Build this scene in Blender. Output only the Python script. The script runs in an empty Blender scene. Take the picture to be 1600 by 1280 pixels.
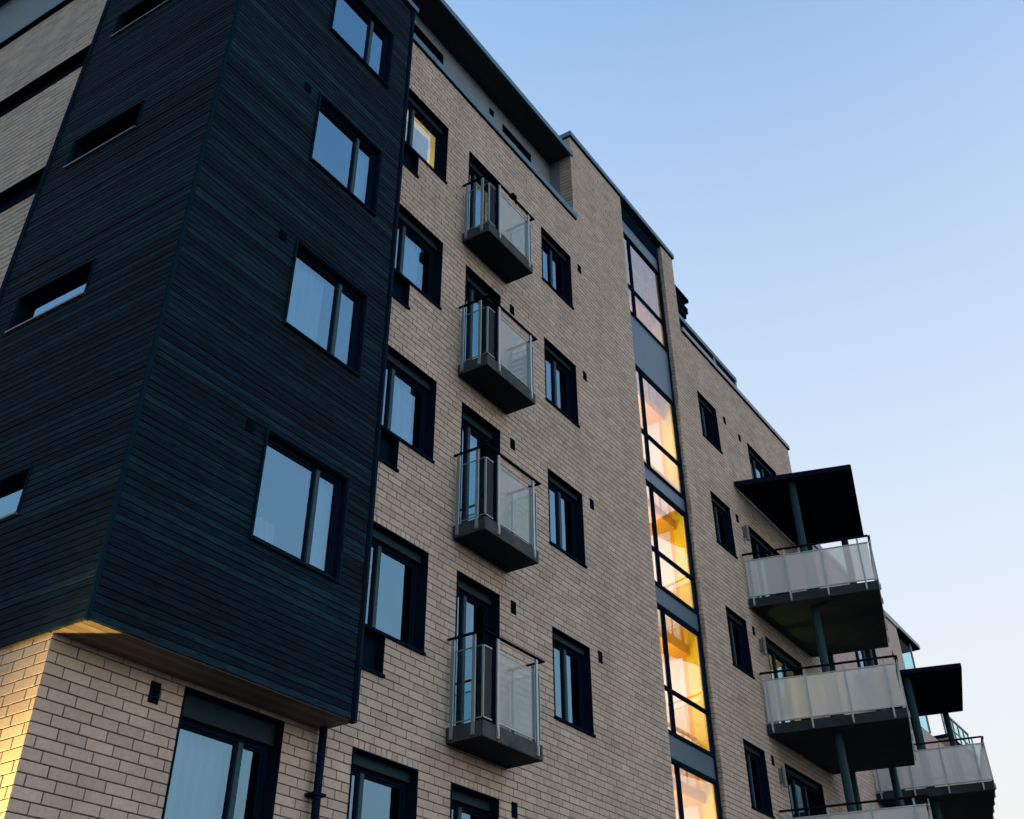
import bpy, math, random
from mathutils import Matrix, Vector, Euler
random.seed(11)
sc = bpy.context.scene
col = sc.collection
R = math.radians

# ------------------------------------------------------------------ camera
# axes of the place: x along the facade, y into the building, z up; camera at the origin, 1.7 m above ground
F_PX, CX, CY = 1698.355, 892.0885, 470.9178
RIGHT = Vector((0.517054833, -0.8551206, -0.037723457))
DOWN = Vector((0.515776799, 0.346434487, -0.783554363))
FWD = Vector((0.683102184, 0.385683687, 0.620176991))
cam_d = bpy.data.cameras.new('camera')
cam = bpy.data.objects.new('camera', cam_d)
col.objects.link(cam)
cam_d.sensor_width = 36.0
cam_d.lens = F_PX / 1600 * 36
cam_d.shift_x = (800 - CX) / 1600
cam_d.shift_y = (CY - 640) / 1600
cam_d.clip_end = 3000
cam.matrix_world = Matrix(((RIGHT.x, -DOWN.x, -FWD.x, 0), (RIGHT.y, -DOWN.y, -FWD.y, 0),
                           (RIGHT.z, -DOWN.z, -FWD.z, 0), (0, 0, 0, 1)))
sc.camera = cam

# ------------------------------------------------------------------ sky and sun
SUN_EL, SUN_AZ = 0.6, 172.0
w = bpy.data.worlds.new('World')
sc.world = w
w.use_nodes = True
nt = w.node_tree
bg = nt.nodes['Background']
sky = nt.nodes.new('ShaderNodeTexSky')
sky.sky_type = 'NISHITA'
sky.sun_disc = False
sky.sun_elevation = R(SUN_EL)
sky.sun_rotation = R(SUN_AZ)
sky.air_density = 1.0
sky.dust_density = 6.5
sky.ozone_density = 1.8
# pale evening haze thickening towards the horizon, the same all the way round
tc = nt.nodes.new('ShaderNodeTexCoord')
sz = nt.nodes.new('ShaderNodeSeparateXYZ')
nt.links.new(tc.outputs['Generated'], sz.inputs[0])
hz = nt.nodes.new('ShaderNodeMapRange')
hz.inputs[1].default_value = 0.14
hz.inputs[2].default_value = 0.88
hz.inputs[3].default_value = 0.92
hz.inputs[4].default_value = 0.0
nt.links.new(sz.outputs[2], hz.inputs[0])
hm = nt.nodes.new('ShaderNodeMix')
hm.data_type = 'RGBA'
nt.links.new(hz.outputs[0], hm.inputs[0])
nt.links.new(sky.outputs[0], hm.inputs[6])
hm.inputs[7].default_value = (0.336, 0.326, 0.320, 1)
nt.links.new(hm.outputs[2], bg.inputs[0])
bg.inputs[1].default_value = 0.15
sun_d = bpy.data.lights.new('sun', 'SUN')
sun_d.energy = 0.05
sun_d.angle = R(55)
sun_d.color = (1.0, 0.88, 0.78)
sun = bpy.data.objects.new('sun', sun_d)
col.objects.link(sun)
to_sun = Vector((math.sin(R(SUN_AZ)) * math.cos(R(SUN_EL)), math.cos(R(SUN_AZ)) * math.cos(R(SUN_EL)), math.sin(R(SUN_EL))))
sun.rotation_euler = (-to_sun).to_track_quat('-Z', 'Y').to_euler()
sun.location = (0, -20, 30)
vs = sc.view_settings
vs.view_transform = 'Standard'
vs.look = 'None'
vs.exposure = 4.28
vs.gamma = 1.0
vs.use_curve_mapping = False

# ------------------------------------------------------------------ materials
def new_mat(name):
    m = bpy.data.materials.new(name)
    m.use_nodes = True
    t = m.node_tree
    return m, t, t.nodes['Principled BSDF']

def nd(t, kind, **kw):
    n = t.nodes.new(kind)
    for k, v in kw.items():
        setattr(n, k, v)
    return n

def plain(name, rgb, rough=0.5, metal=0.0, var=0.25, scale=6.0, bump=0.0, bscale=60.0, stretch=(1, 1, 1)):
    """base colour with soft procedural variation and fine relief"""
    m, t, b = new_mat(name)
    co = nd(t, 'ShaderNodeTexCoord')
    mp = nd(t, 'ShaderNodeMapping')
    mp.inputs['Scale'].default_value = stretch
    t.links.new(co.outputs['Object'], mp.inputs[0])
    n = nd(t, 'ShaderNodeTexNoise')
    n.inputs['Scale'].default_value = scale
    n.inputs['Detail'].default_value = 5
    t.links.new(mp.outputs[0], n.inputs['Vector'])
    r = nd(t, 'ShaderNodeMapRange')
    r.inputs[3].default_value = 1 - var
    r.inputs[4].default_value = 1 + var
    t.links.new(n.outputs[0], r.inputs[0])
    mx = nd(t, 'ShaderNodeMix', data_type='RGBA', blend_type='MULTIPLY')
    mx.inputs[0].default_value = 1
    mx.inputs[6].default_value = (*rgb, 1)
    t.links.new(r.outputs[0], mx.inputs[7])
    t.links.new(mx.outputs[2], b.inputs['Base Color'])
    b.inputs['Roughness'].default_value = rough
    b.inputs['Specular IOR Level'].default_value = 0.0 if max(rgb) < 0.03 else 0.05 if max(rgb) < 0.09 else 0.4
    b.inputs['Metallic'].default_value = metal
    if bump:
        n2 = nd(t, 'ShaderNodeTexNoise')
        n2.inputs['Scale'].default_value = bscale
        n2.inputs['Detail'].default_value = 4
        t.links.new(mp.outputs[0], n2.inputs['Vector'])
        bp = nd(t, 'ShaderNodeBump')
        bp.inputs['Strength'].default_value = bump
        bp.inputs['Distance'].default_value = 0.01
        t.links.new(n2.outputs[0], bp.inputs['Height'])
        t.links.new(bp.outputs[0], b.inputs['Normal'])
    return m

def tone_mat(name, c_dark, c_mid, c_light, rough, grain_scale, grain_amt, bump, stretch=(1, 1, 1), bscale=40, spec=0.5, streak=0.0, stain=0.08):
    """per-piece tone from the mesh attribute 'tone', plus grain"""
    m, t, b = new_mat(name)
    at = nd(t, 'ShaderNodeAttribute', attribute_name='tone')
    rp = nd(t, 'ShaderNodeValToRGB')
    e = rp.color_ramp.elements
    e[0].position, e[0].color = 0.0, (*c_dark, 1)
    e[1].position, e[1].color = 1.0, (*c_light, 1)
    k = rp.color_ramp.elements.new(0.5)
    k.color = (*c_mid, 1)
    t.links.new(at.outputs['Fac'], rp.inputs[0])
    ge = nd(t, 'ShaderNodeNewGeometry')
    mp = nd(t, 'ShaderNodeMapping')
    mp.inputs['Scale'].default_value = stretch
    t.links.new(ge.outputs['Position'], mp.inputs[0])
    n = nd(t, 'ShaderNodeTexNoise')
    n.inputs['Scale'].default_value = grain_scale
    n.inputs['Detail'].default_value = 6
    n.inputs['Roughness'].default_value = 0.65
    t.links.new(mp.outputs[0], n.inputs['Vector'])
    r = nd(t, 'ShaderNodeMapRange')
    r.inputs[1].default_value = 0.25
    r.inputs[2].default_value = 0.75
    r.inputs[3].default_value = 1 - grain_amt
    r.inputs[4].default_value = 1 + grain_amt
    t.links.new(n.outputs[0], r.inputs[0])
    mx = nd(t, 'ShaderNodeMix', data_type='RGBA', blend_type='MULTIPLY')
    mx.inputs[0].default_value = 1
    t.links.new(rp.outputs[0], mx.inputs[6])
    t.links.new(r.outputs[0], mx.inputs[7])
    # large soft weathering
    n3 = nd(t, 'ShaderNodeTexNoise')
    n3.inputs['Scale'].default_value = 0.7
    n3.inputs['Detail'].default_value = 5
    t.links.new(ge.outputs['Position'], n3.inputs['Vector'])
    r3 = nd(t, 'ShaderNodeMapRange')
    r3.inputs[1].default_value = 0.3
    r3.inputs[2].default_value = 0.7
    r3.inputs[3].default_value = 0.91 - streak
    r3.inputs[4].default_value = 1.05 + streak
    t.links.new(n3.outputs[0], r3.inputs[0])
    mx2 = nd(t, 'ShaderNodeMix', data_type='RGBA', blend_type='MULTIPLY')
    mx2.inputs[0].default_value = 1
    t.links.new(mx.outputs[2], mx2.inputs[6])
    t.links.new(r3.outputs[0], mx2.inputs[7])
    mp4 = nd(t, 'ShaderNodeMapping')
    mp4.inputs['Scale'].default_value = (2.6, 2.6, 0.22)
    t.links.new(ge.outputs['Position'], mp4.inputs[0])
    n4 = nd(t, 'ShaderNodeTexNoise')
    n4.inputs['Scale'].default_value = 1.0
    n4.inputs['Detail'].default_value = 6
    n4.inputs['Roughness'].default_value = 0.6
    t.links.new(mp4.outputs[0], n4.inputs['Vector'])
    r4 = nd(t, 'ShaderNodeMapRange')
    r4.inputs[1].default_value = 0.35
    r4.inputs[2].default_value = 0.65
    r4.inputs[3].default_value = 1 - stain
    r4.inputs[4].default_value = 1.04
    t.links.new(n4.outputs[0], r4.inputs[0])
    mx4 = nd(t, 'ShaderNodeMix', data_type='RGBA', blend_type='MULTIPLY')
    mx4.inputs[0].default_value = 1
    t.links.new(mx2.outputs[2], mx4.inputs[6])
    t.links.new(r4.outputs[0], mx4.inputs[7])
    t.links.new(mx4.outputs[2], b.inputs['Base Color'])
    b.inputs['Roughness'].default_value = rough
    b.inputs['Specular IOR Level'].default_value = spec
    n2 = nd(t, 'ShaderNodeTexNoise')
    n2.inputs['Scale'].default_value = bscale
    n2.inputs['Detail'].default_value = 4
    t.links.new(mp.outputs[0], n2.inputs['Vector'])
    bp = nd(t, 'ShaderNodeBump')
    bp.inputs['Strength'].default_value = bump
    bp.inputs['Distance'].default_value = 0.008
    t.links.new(n2.outputs[0], bp.inputs['Height'])
    t.links.new(bp.outputs[0], b.inputs['Normal'])
    return m

def glass_mat(name, base_fac, tint, trans_tint, wave=0.012):
    """double glazing: mirror reflection over a tinted view into the room, panes slightly wavy"""
    m, t, b = new_mat(name)
    t.nodes.remove(b)
    out = t.nodes['Material Output']
    gl = nd(t, 'ShaderNodeBsdfGlossy')
    gl.inputs['Roughness'].default_value = 0.015
    gl.inputs['Color'].default_value = (*tint, 1)
    tr = nd(t, 'ShaderNodeBsdfTransparent')
    tr.inputs[0].default_value = (*trans_tint, 1)
    fr = nd(t, 'ShaderNodeFresnel')
    fr.inputs[0].default_value = 1.6
    ad = nd(t, 'ShaderNodeMath', operation='ADD', use_clamp=True)
    ad.inputs[1].default_value = base_fac
    t.links.new(fr.outputs[0], ad.inputs[0])
    mx = nd(t, 'ShaderNodeMixShader')
    t.links.new(ad.outputs[0], mx.inputs[0])
    t.links.new(tr.outputs[0], mx.inputs[1])
    t.links.new(gl.outputs[0], mx.inputs[2])
    t.links.new(mx.outputs[0], out.inputs[0])
    ge = nd(t, 'ShaderNodeNewGeometry')
    n = nd(t, 'ShaderNodeTexNoise')
    n.inputs['Scale'].default_value = 1.1
    n.inputs['Detail'].default_value = 1
    t.links.new(ge.outputs['Position'], n.inputs['Vector'])
    bp = nd(t, 'ShaderNodeBump')
    bp.inputs['Strength'].default_value = wave * 10
    bp.inputs['Distance'].default_value = 0.02
    t.links.new(n.outputs[0], bp.inputs['Height'])
    t.links.new(bp.outputs[0], gl.inputs['Normal'])
    return m

def milky_glass(name, clear, col_rgb, rough=0.0, refl=0.12, tint=(0.86, 0.94, 0.94)):
    """safety glass with a milky film: part clear (or blurred), part translucent, part mirror"""
    m, t, b = new_mat(name)
    t.nodes.remove(b)
    out = t.nodes['Material Output']
    if rough:
        tr = nd(t, 'ShaderNodeBsdfRefraction')
        tr.inputs['Roughness'].default_value = rough
        tr.inputs['IOR'].default_value = 1.02
        tr.inputs[0].default_value = (0.86, 0.93, 0.92, 1)
    else:
        tr = nd(t, 'ShaderNodeBsdfTransparent')
        tr.inputs[0].default_value = (*tint, 1)
    tl = nd(t, 'ShaderNodeBsdfTranslucent')
    tl.inputs[0].default_value = (*col_rgb, 1)
    df = nd(t, 'ShaderNodeBsdfDiffuse')
    df.inputs[0].default_value = (*col_rgb, 1)
    m1 = nd(t, 'ShaderNodeMixShader')
    m1.inputs[0].default_value = 0.5
    t.links.new(tl.outputs[0], m1.inputs[1])
    t.links.new(df.outputs[0], m1.inputs[2])
    m2 = nd(t, 'ShaderNodeMixShader')
    m2.inputs[0].default_value = clear
    t.links.new(m1.outputs[0], m2.inputs[1])
    t.links.new(tr.outputs[0], m2.inputs[2])
    gl = nd(t, 'ShaderNodeBsdfGlossy')
    gl.inputs['Roughness'].default_value = 0.03 if not rough else 0.25
    m3 = nd(t, 'ShaderNodeMixShader')
    m3.inputs[0].default_value = refl
    t.links.new(m2.outputs[0], m3.inputs[1])
    t.links.new(gl.outputs[0], m3.inputs[2])
    t.links.new(m3.outputs[0], out.inputs[0])
    return m

def emit_mat(name, rgb, strength):
    m, t, b = new_mat(name)
    b.inputs['Base Color'].default_value = (*rgb, 1)
    b.inputs['Emission Color'].default_value = (*rgb, 1)
    b.inputs['Emission Strength'].default_value = strength
    return m

def brick_far(name, base, mortar):
    """brickwork too far off to tell the bricks apart"""
    m, t, b = new_mat(name)
    ge = nd(t, 'ShaderNodeNewGeometry')
    sp = nd(t, 'ShaderNodeSeparateXYZ')
    t.links.new(ge.outputs['Position'], sp.inputs[0])
    ad = nd(t, 'ShaderNodeMath', operation='ADD')
    t.links.new(sp.outputs[0], ad.inputs[0])
    t.links.new(sp.outputs[1], ad.inputs[1])
    cb = nd(t, 'ShaderNodeCombineXYZ')
    t.links.new(ad.outputs[0], cb.inputs[0])
    t.links.new(sp.outputs[2], cb.inputs[1])
    bt = nd(t, 'ShaderNodeTexBrick')
    bt.inputs['Color1'].default_value = (*[c * 1.08 for c in base], 1)
    bt.inputs['Color2'].default_value = (*[c * 0.88 for c in base], 1)
    bt.inputs['Mortar'].default_value = (*mortar, 1)
    bt.inputs['Scale'].default_value = 1
    bt.inputs['Mortar Size'].default_value = 0.006
    bt.inputs['Brick Width'].default_value = 0.3
    bt.inputs['Row Height'].default_value = 0.1032
    t.links.new(cb.outputs[0], bt.inputs[0])
    t.links.new(bt.outputs[0], b.inputs['Base Color'])
    b.inputs['Roughness'].default_value = 0.85
    return m

M = {}
M['brick'] = tone_mat('brick_beige', (0.285, 0.248, 0.206), (0.37, 0.326, 0.272), (0.43, 0.378, 0.308), 0.85, 28, 0.16, 0.35, bscale=90, spec=0.3)
M['mortar'] = plain('mortar_grey', (0.055, 0.050, 0.048), 0.9, var=0.3, scale=3, bump=0.3, bscale=120)
M['brick_far'] = brick_far('brick_distant', (0.38, 0.32, 0.28), (0.12, 0.11, 0.105))
M['board'] = tone_mat('timber_black', (0.002, 0.0085, 0.0165), (0.0034, 0.0140, 0.0260), (0.0066, 0.0245, 0.040), 0.8, 9.0, 0.9, 1.0, stretch=(0.5, 0.5, 6), bscale=14, spec=0.05, streak=0.12)
M['timber_dark'] = plain('timber_black_core', (0.006, 0.010, 0.016), 0.8)
M['trim'] = plain('timber_trim', (0.0045, 0.0165, 0.029), 0.65, var=0.35, scale=8, bump=0.4, bscale=30, stretch=(6, 6, 0.6))
M['soffit'] = tone_mat('soffit_timber', (0.07, 0.06, 0.05), (0.10, 0.085, 0.07), (0.13, 0.11, 0.09), 0.7, 6, 0.3, 0.6, stretch=(0.6, 8, 8), bscale=14)
M['frame'] = plain('frame_dark_metal', (0.003, 0.009, 0.022), 0.5, var=0.2)
M['frame_teal'] = plain('frame_grey_blue', (0.024, 0.062, 0.084), 0.5, var=0.2)
M['casing'] = plain('casing_dark', (0.011, 0.030, 0.044), 0.55, var=0.2)
M['metal_teal'] = plain('coping_metal', (0.025, 0.10, 0.15), 0.45, var=0.18, scale=3)
M['metal_lilac'] = plain('coping_metal_pale', (0.20, 0.19, 0.24), 0.45, var=0.15, scale=3)
M['panel_blue'] = plain('spandrel_panel_blue', (0.026, 0.072, 0.112), 0.35, var=0.10, scale=2)
M['penthouse'] = plain('render_grey', (0.13, 0.185, 0.215), 0.8, var=0.12, scale=1.5, bump=0.15)
M['eave'] = tone_mat('eave_board', (0.018, 0.022, 0.024), (0.026, 0.030, 0.032), (0.036, 0.039, 0.040), 0.75, 6, 0.3, 0.5, stretch=(0.6, 8, 8), bscale=14)
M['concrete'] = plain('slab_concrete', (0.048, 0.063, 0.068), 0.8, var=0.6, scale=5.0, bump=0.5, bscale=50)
M['concrete_dark'] = plain('slab_concrete_shaded', (0.024, 0.038, 0.044), 0.8, var=0.45, scale=2.5, bump=0.4, bscale=50)  # concrete darkened so the tower slabs carry their underside shade in the colour
M['slab_shade'] = plain('slab_underside_shade', (0.010, 0.020, 0.032), 0.7, var=0.4, scale=3)  # shade beneath the small slabs, put in as a dark colour
M['sill_grey'] = plain('sill_grey_metal', (0.10, 0.11, 0.13), 0.5)
M['steel'] = plain('galvanised_steel', (0.26, 0.31, 0.33), 0.42, metal=0.5, var=0.15, scale=12)
M['rail_dark'] = plain('handrail_dark', (0.008, 0.008, 0.014), 0.4, var=0.2)
M['column'] = plain('column_green_steel', (0.016, 0.048, 0.056), 0.45, var=0.2, scale=4)
M['canopy'] = plain('canopy_dark', (0.004, 0.009, 0.02), 0.7, var=0.2)
M['glass'] = glass_mat('window_glass', 0.20, (0.40, 0.74, 0.98), (0.38, 0.50, 0.60))
M['glass_stair'] = glass_mat('stair_glass', 0.16, (0.98, 0.92, 0.92), (0.90, 0.90, 0.86))
M['glass_rail'] = milky_glass('balcony_glass', 1.0, (0.30, 0.62, 0.68), 0.0, 0.03, (0.66, 0.88, 0.92))
M['glass_rail_milky'] = milky_glass('balcony_glass_milky', 0.62, (0.60, 0.75, 0.80), 0.0, 0.09)
M['glass_frost'] = milky_glass('frosted_glass', 0.22, (0.76, 0.80, 0.785), 0.38, 0.05)
M['room'] = plain('room_wall', (0.20, 0.22, 0.24), 0.9)
M['room_warm'] = plain('room_wall_cream', (0.62, 0.56, 0.50), 0.9, var=0.05)
M['curtain'] = None
M['yellow'] = plain('stair_paint_yellow', (0.84, 0.66, 0.02), 0.6, var=0.05)
M['orange'] = plain('stair_paint_orange', (0.82, 0.42, 0.02), 0.6, var=0.05)
M['offwhite'] = plain('stair_paint_white', (0.76, 0.72, 0.72), 0.7, var=0.04)
M['ground'] = plain('asphalt_ground', (0.04, 0.04, 0.045), 0.9, var=0.3, scale=0.4, bump=0.4)
M['pipe'] = plain('pipe_dark', (0.004, 0.010, 0.024), 0.35, var=0.2)
M['plastic'] = plain('plastic_black', (0.003, 0.006, 0.014), 0.5)
M['white_plastic'] = plain('plastic_white', (0.75, 0.78, 0.78), 0.4, var=0.05)
M['lamp_grey'] = plain('lamp_housing_grey', (0.12, 0.14, 0.14), 0.5)

def curtain_mat(name, rgb):
    m, t, b = new_mat(name)
    out = t.nodes['Material Output']
    tl = nd(t, 'ShaderNodeBsdfTranslucent')
    tl.inputs[0].default_value = (*rgb, 1)
    b.inputs['Base Color'].default_value = (*rgb, 1)
    b.inputs['Roughness'].default_value = 0.9
    mx = nd(t, 'ShaderNodeMixShader')
    mx.inputs[0].default_value = 0.3
    t.links.new(b.outputs[0], mx.inputs[1])
    t.links.new(tl.outputs[0], mx.inputs[2])
    t.links.new(mx.outputs[0], out.inputs[0])
    return m
M['curtain'] = curtain_mat('curtain_white', (0.80, 0.82, 0.82))
M['curtain_cream'] = curtain_mat('curtain_cream', (0.82, 0.74, 0.68))

# ------------------------------------------------------------------ mesh helpers
class MB:
    def __init__(self):
        self.v, self.f, self.t = [], [], []

    def quad(self, a, b, c, d, tone=0.5):
        n = len(self.v)
        self.v += [tuple(a), tuple(b), tuple(c), tuple(d)]
        self.f.append((n, n + 1, n + 2, n + 3))
        self.t.append(tone)

    def box(self, x0, x1, y0, y1, z0, z1, tone=0.5):
        n = len(self.v)
        self.v += [(x0, y0, z0), (x1, y0, z0), (x1, y1, z0), (x0, y1, z0), (x0, y0, z1), (x1, y0, z1), (x1, y1, z1), (x0, y1, z1)]
        for q in ((0, 3, 2, 1), (4, 5, 6, 7), (0, 1, 5, 4), (1, 2, 6, 5), (2, 3, 7, 6), (3, 0, 4, 7)):
            self.f.append(tuple(n + i for i in q))
            self.t.append(tone)
        return self

    def prism(self, poly, z0, z1, tone=0.5):
        """vertical prism over a counter-clockwise plan polygon"""
        n, k = len(self.v), len(poly)
        self.v += [(x, y, z0) for x, y in poly] + [(x, y, z1) for x, y in poly]
        self.f.append(tuple(n + i for i in reversed(range(k))))
        self.f.append(tuple(n + k + i for i in range(k)))
        self.t += [tone, tone]
        for i in range(k):
            j = (i + 1) % k
            self.f.append((n + i, n + j, n + k + j, n + k + i))
            self.t.append(tone)
        return self

    def bar(self, p, q, wx, wz, up=(0, 0, 1), tone=0.5):
        """rectangular bar from p to q, wx wide sideways, wz along up"""
        p, q, up = Vector(p), Vector(q), Vector(up)
        d = (q - p).normalized()
        s = d.cross(up)
        if s.length < 1e-4:
            s = d.cross(Vector((1, 0, 0)))
        s.normalize()
        u = s.cross(d).normalized()
        s, u = s * wx / 2, u * wz / 2
        n = len(self.v)
        for e in (p, q):
            for a, b in ((-1, -1), (1, -1), (1, 1), (-1, 1)):
                self.v.append(tuple(e + s * a + u * b))
        for c in ((0, 1, 2, 3), (7, 6, 5, 4), (0, 4, 5, 1), (1, 5, 6, 2), (2, 6, 7, 3), (3, 7, 4, 0)):
            self.f.append(tuple(n + i for i in c))
            self.t.append(tone)
        return self

    def tube(self, p, q, r, k=14, r2=None, tone=0.5):
        p, q = Vector(p), Vector(q)
        d = (q - p).normalized()
        a = d.cross(Vector((0, 0, 1)))
        if a.length < 1e-4:
            a = Vector((1, 0, 0))
        a.normalize()
        b = d.cross(a)
        n = len(self.v)
        r2 = r if r2 is None else r2
        for e, rr in ((p, r), (q, r2)):
            for i in range(k):
                th = 2 * math.pi * i / k
                self.v.append(tuple(e + a * rr * math.cos(th) + b * rr * math.sin(th)))
        for i in range(k):
            j = (i + 1) % k
            self.f.append((n + i, n + j, n + k + j, n + k + i))
            self.t.append(tone)
        self.f.append(tuple(n + i for i in reversed(range(k))))
        self.f.append(tuple(n + k + i for i in range(k)))
        self.t += [tone, tone]
        return self

    def piece(self, a0, a1, z0, z1, depth, tone, face, at, ch=0.004):
        """a brick or board proud of a wall: front with chamfered arris; face 'F' looks to -y, 'L' to -x; `at` is the front plane"""
        c = min(ch, (a1 - a0) / 4, (z1 - z0) / 4)
        rim = [(a0, z0), (a1, z0), (a1, z1), (a0, z1)]
        inn = [(a0 + c, z0 + c), (a1 - c, z0 + c), (a1 - c, z1 - c), (a0 + c, z1 - c)]
        if face == 'F':
            P = lambda a, z, d: (a, at + d, z)
        else:
            P = lambda a, z, d: (at + d, a, z)
        n = len(self.v)
        self.v += [P(a, z, 0) for a, z in inn] + [P(a, z, c) for a, z in rim] + [P(a, z, depth) for a, z in rim]
        fs = [(0, 1, 2, 3)]
        for i in range(4):
            j = (i + 1) % 4
            fs.append((4 + i, 4 + j, j, i))
            fs.append((8 + i, 8 + j, 4 + j, 4 + i))
        for q in fs:
            q = tuple(n + i for i in q)
            self.f.append(q if face == 'F' else tuple(reversed(q)))
            self.t.append(tone)
        return self

    def mesh(self, name, mat):
        me = bpy.data.meshes.new(name)
        me.from_pydata(self.v, [], self.f)
        at = me.attributes.new('tone', 'FLOAT', 'FACE')
        at.data.foreach_set('value', self.t)
        me.materials.append(mat)
        me.update()
        return me

    def build(self, name, mat, parent=None, smooth=False):
        me = self.mesh(name, mat)
        if smooth:
            for p in me.polygons:
                p.use_smooth = len(p.vertices) == 4
        return link(name, me, parent)

def link(name, data, parent=None):
    o = bpy.data.objects.new(name, data)
    col.objects.link(o)
    if parent is not None:
        o.parent = parent
        if parent.type == 'EMPTY':
            o.matrix_parent_inverse = Matrix.Translation(-Vector(parent.location))
    return o

def thing(name, loc, label, cat, group=None):
    o = bpy.data.objects.new(name, None)
    col.objects.link(o)
    o.empty_display_size = 0.3
    o.location = loc
    o['label'] = label
    o['category'] = cat
    if group:
        o['group'] = group
    return o

def tag(o, label, cat, group=None):
    o['label'] = label
    o['category'] = cat
    if group:
        o['group'] = group
    return o

def B(name, mat, parent, *b):
    return MB().box(*b).build(name, M[mat], parent)

def lamp(name, loc, power, rgb, parent=None, size=0.12):
    d = bpy.data.lights.new(name, 'POINT')
    d.energy = power
    d.color = rgb
    d.shadow_soft_size = size
    o = bpy.data.objects.new(name, d)
    col.objects.link(o)
    o.location = loc
    if parent is not None:
        o.parent = parent
        if parent.type == 'EMPTY':
            o.matrix_parent_inverse = Matrix.Translation(-Vector(parent.location))
    return o

GZ = -1.7                     # ground below the camera
ground = MB()
ground.quad((-900, -900, GZ), (900, -900, GZ), (900, 900, GZ), (-900, 900, GZ))
g = ground.build('ground', M['ground'])
g['kind'] = 'structure'

# ------------------------------------------------------------------ levels
YF = 8.8                      # facade plane
CO = 2.89 / 28                # brick course
TOP = {r: 15.42 - 2.89 * (r - 1) for r in range(1, 7)}   # lintel height of each storey, 1 = highest
XL = 5.82                     # left (side) wall plane
XBOX0, XBOX1, YBOX, ZBOX0, ZBOX1 = 5.77, 9.40, 8.307, 3.91, 16.62

house = thing('apartment_building', (15, 12, GZ), 'beige brick apartment block with black timber bay, yellow-lit stairwell and small glass balconies', 'building')

# openings in the front wall: (x0, x1, z0, z1, soldier)
front_open = []
rows_main = (1, 2, 3, 4, 5, 6)
for r in rows_main:
    t = TOP[r]
    front_open.append((14.46, 15.64, t - 14 * CO, t, True))
    front_open.append((11.87, 12.95, t - 23 * CO, t, True))
    front_open.append((9.95, 11.18, t - 14 * CO, t, True))
    front_open.append((9.95, 10.38, t - 19 * CO, t - 14 * CO, False))
    front_open.append((21.95, 23.05, t - 13 * CO, t, False))
    front_open.append((24.2, 26.5, t - (22 if r > 1 else 14) * CO, t, False) if r > 1 else (25.1, 27.15, t - 14 * CO, t, False))
front_open.append((7.40, 8.81, 2.0 - 9 * CO, 3.86, False))
SX0, SX1 = 18.42, 20.68
voids = [(5.0, XBOX1 - 0.02, 3.96, 25), (5, 15.91, 16.755, 25), (21.36, 30, 16.96, 25), (SX0, SX1, -1.5, 19.42)]

def minus(ivs, cut):
    out = []
    for a, b in ivs:
        c, d = cut
        if d <= a + 1e-6 or c >= b - 1e-6:
            out.append((a, b))
            continue
        if c > a + 1e-6:
            out.append((a, c))
        if d < b - 1e-6:
            out.append((d, b))
    return out

def grid_wall(mb, a0, a1, z0, z1, holes, P):
    """flat wall with rectangular holes; P maps (a, z) to a point"""
    xs = sorted({a0, a1} | {v for h in holes for v in h[:2] if a0 < v < a1})
    zs = sorted({z0, z1} | {v for h in holes for v in h[2:4] if z0 < v < z1})
    for i in range(len(zs) - 1):
        zc = (zs[i] + zs[i + 1]) / 2
        run = None
        for j in range(len(xs) - 1):
            xc = (xs[j] + xs[j + 1]) / 2
            inside = any(h[0] < xc < h[1] and h[2] < zc < h[3] for h in holes)
            if not inside and run is None:
                run = xs[j]
            if run is not None and (inside or j == len(xs) - 2):
                e = xs[j] if inside else xs[j + 1]
                mb.quad(P(run, zs[i]), P(e, zs[i]), P(e, zs[i + 1]), P(run, zs[i + 1]))
                run = None

MORT = 0.011
pieces = []          # (a0, a1, z0, z1, face, plane, tone)
BOND = [0, 0.1, 0.2, 0.1, 0.0, 0.2, 0.1]

def lay(face, plane, a0, a1, zlo, zhi, holes, soldiers=(), start=0.02):
    k0 = math.floor((zlo - 3.86) / CO)
    k = k0
    while True:
        z = 3.86 + k * CO
        if z >= zhi - 0.02:
            break
        zt = min(z + CO, zhi)
        zb = max(z, zlo)
        zc = (z + z + CO) / 2
        ivs = [(a0, a1)]
        for h in holes:
            if h[2] < zc < h[3]:
                ivs = minus(ivs, h[:2])
        sold = [(s[0], s[1]) for s in soldiers if abs(s[3] - z) < 0.02]
        for s in sold:
            ivs = minus(ivs, s)
        off = start + BOND[k % 7]
        for a, b in ivs:
            cuts = [a]
            n = math.floor((a - off) / 0.3) + 1
            while off + n * 0.3 < b:
                x = off + n * 0.3
                if x - cuts[-1] > 0.06 and b - x > 0.06:
                    cuts.append(x)
                n += 1
            cuts.append(b)
            for c, d in zip(cuts, cuts[1:]):
                j0 = 0.005 if c > a else 0.0
                j1 = 0.005 if d < b else 0.0
                tn = min(1, max(0, random.gauss(0.5, 0.17)))
                pieces.append((c + j0, d - j1, zb + 0.005, zt - 0.005, face, plane + random.uniform(-0.0015, 0.0015), tn))
        for s in sold:
            if not any(h[0] < (s[0] + s[1]) / 2 < h[1] and h[2] < zc < h[3] for h in holes):
                m = round((s[1] - s[0]) / 0.1)
                wd = (s[1] - s[0]) / m
                for i in range(m):
                    pieces.append((s[0] + i * wd + 0.005, s[0] + (i + 1) * wd - 0.005, zb + 0.005, zt - 0.005, face, plane, min(1, max(0, random.gauss(0.58, 0.2)))))
        k += 1

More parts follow.
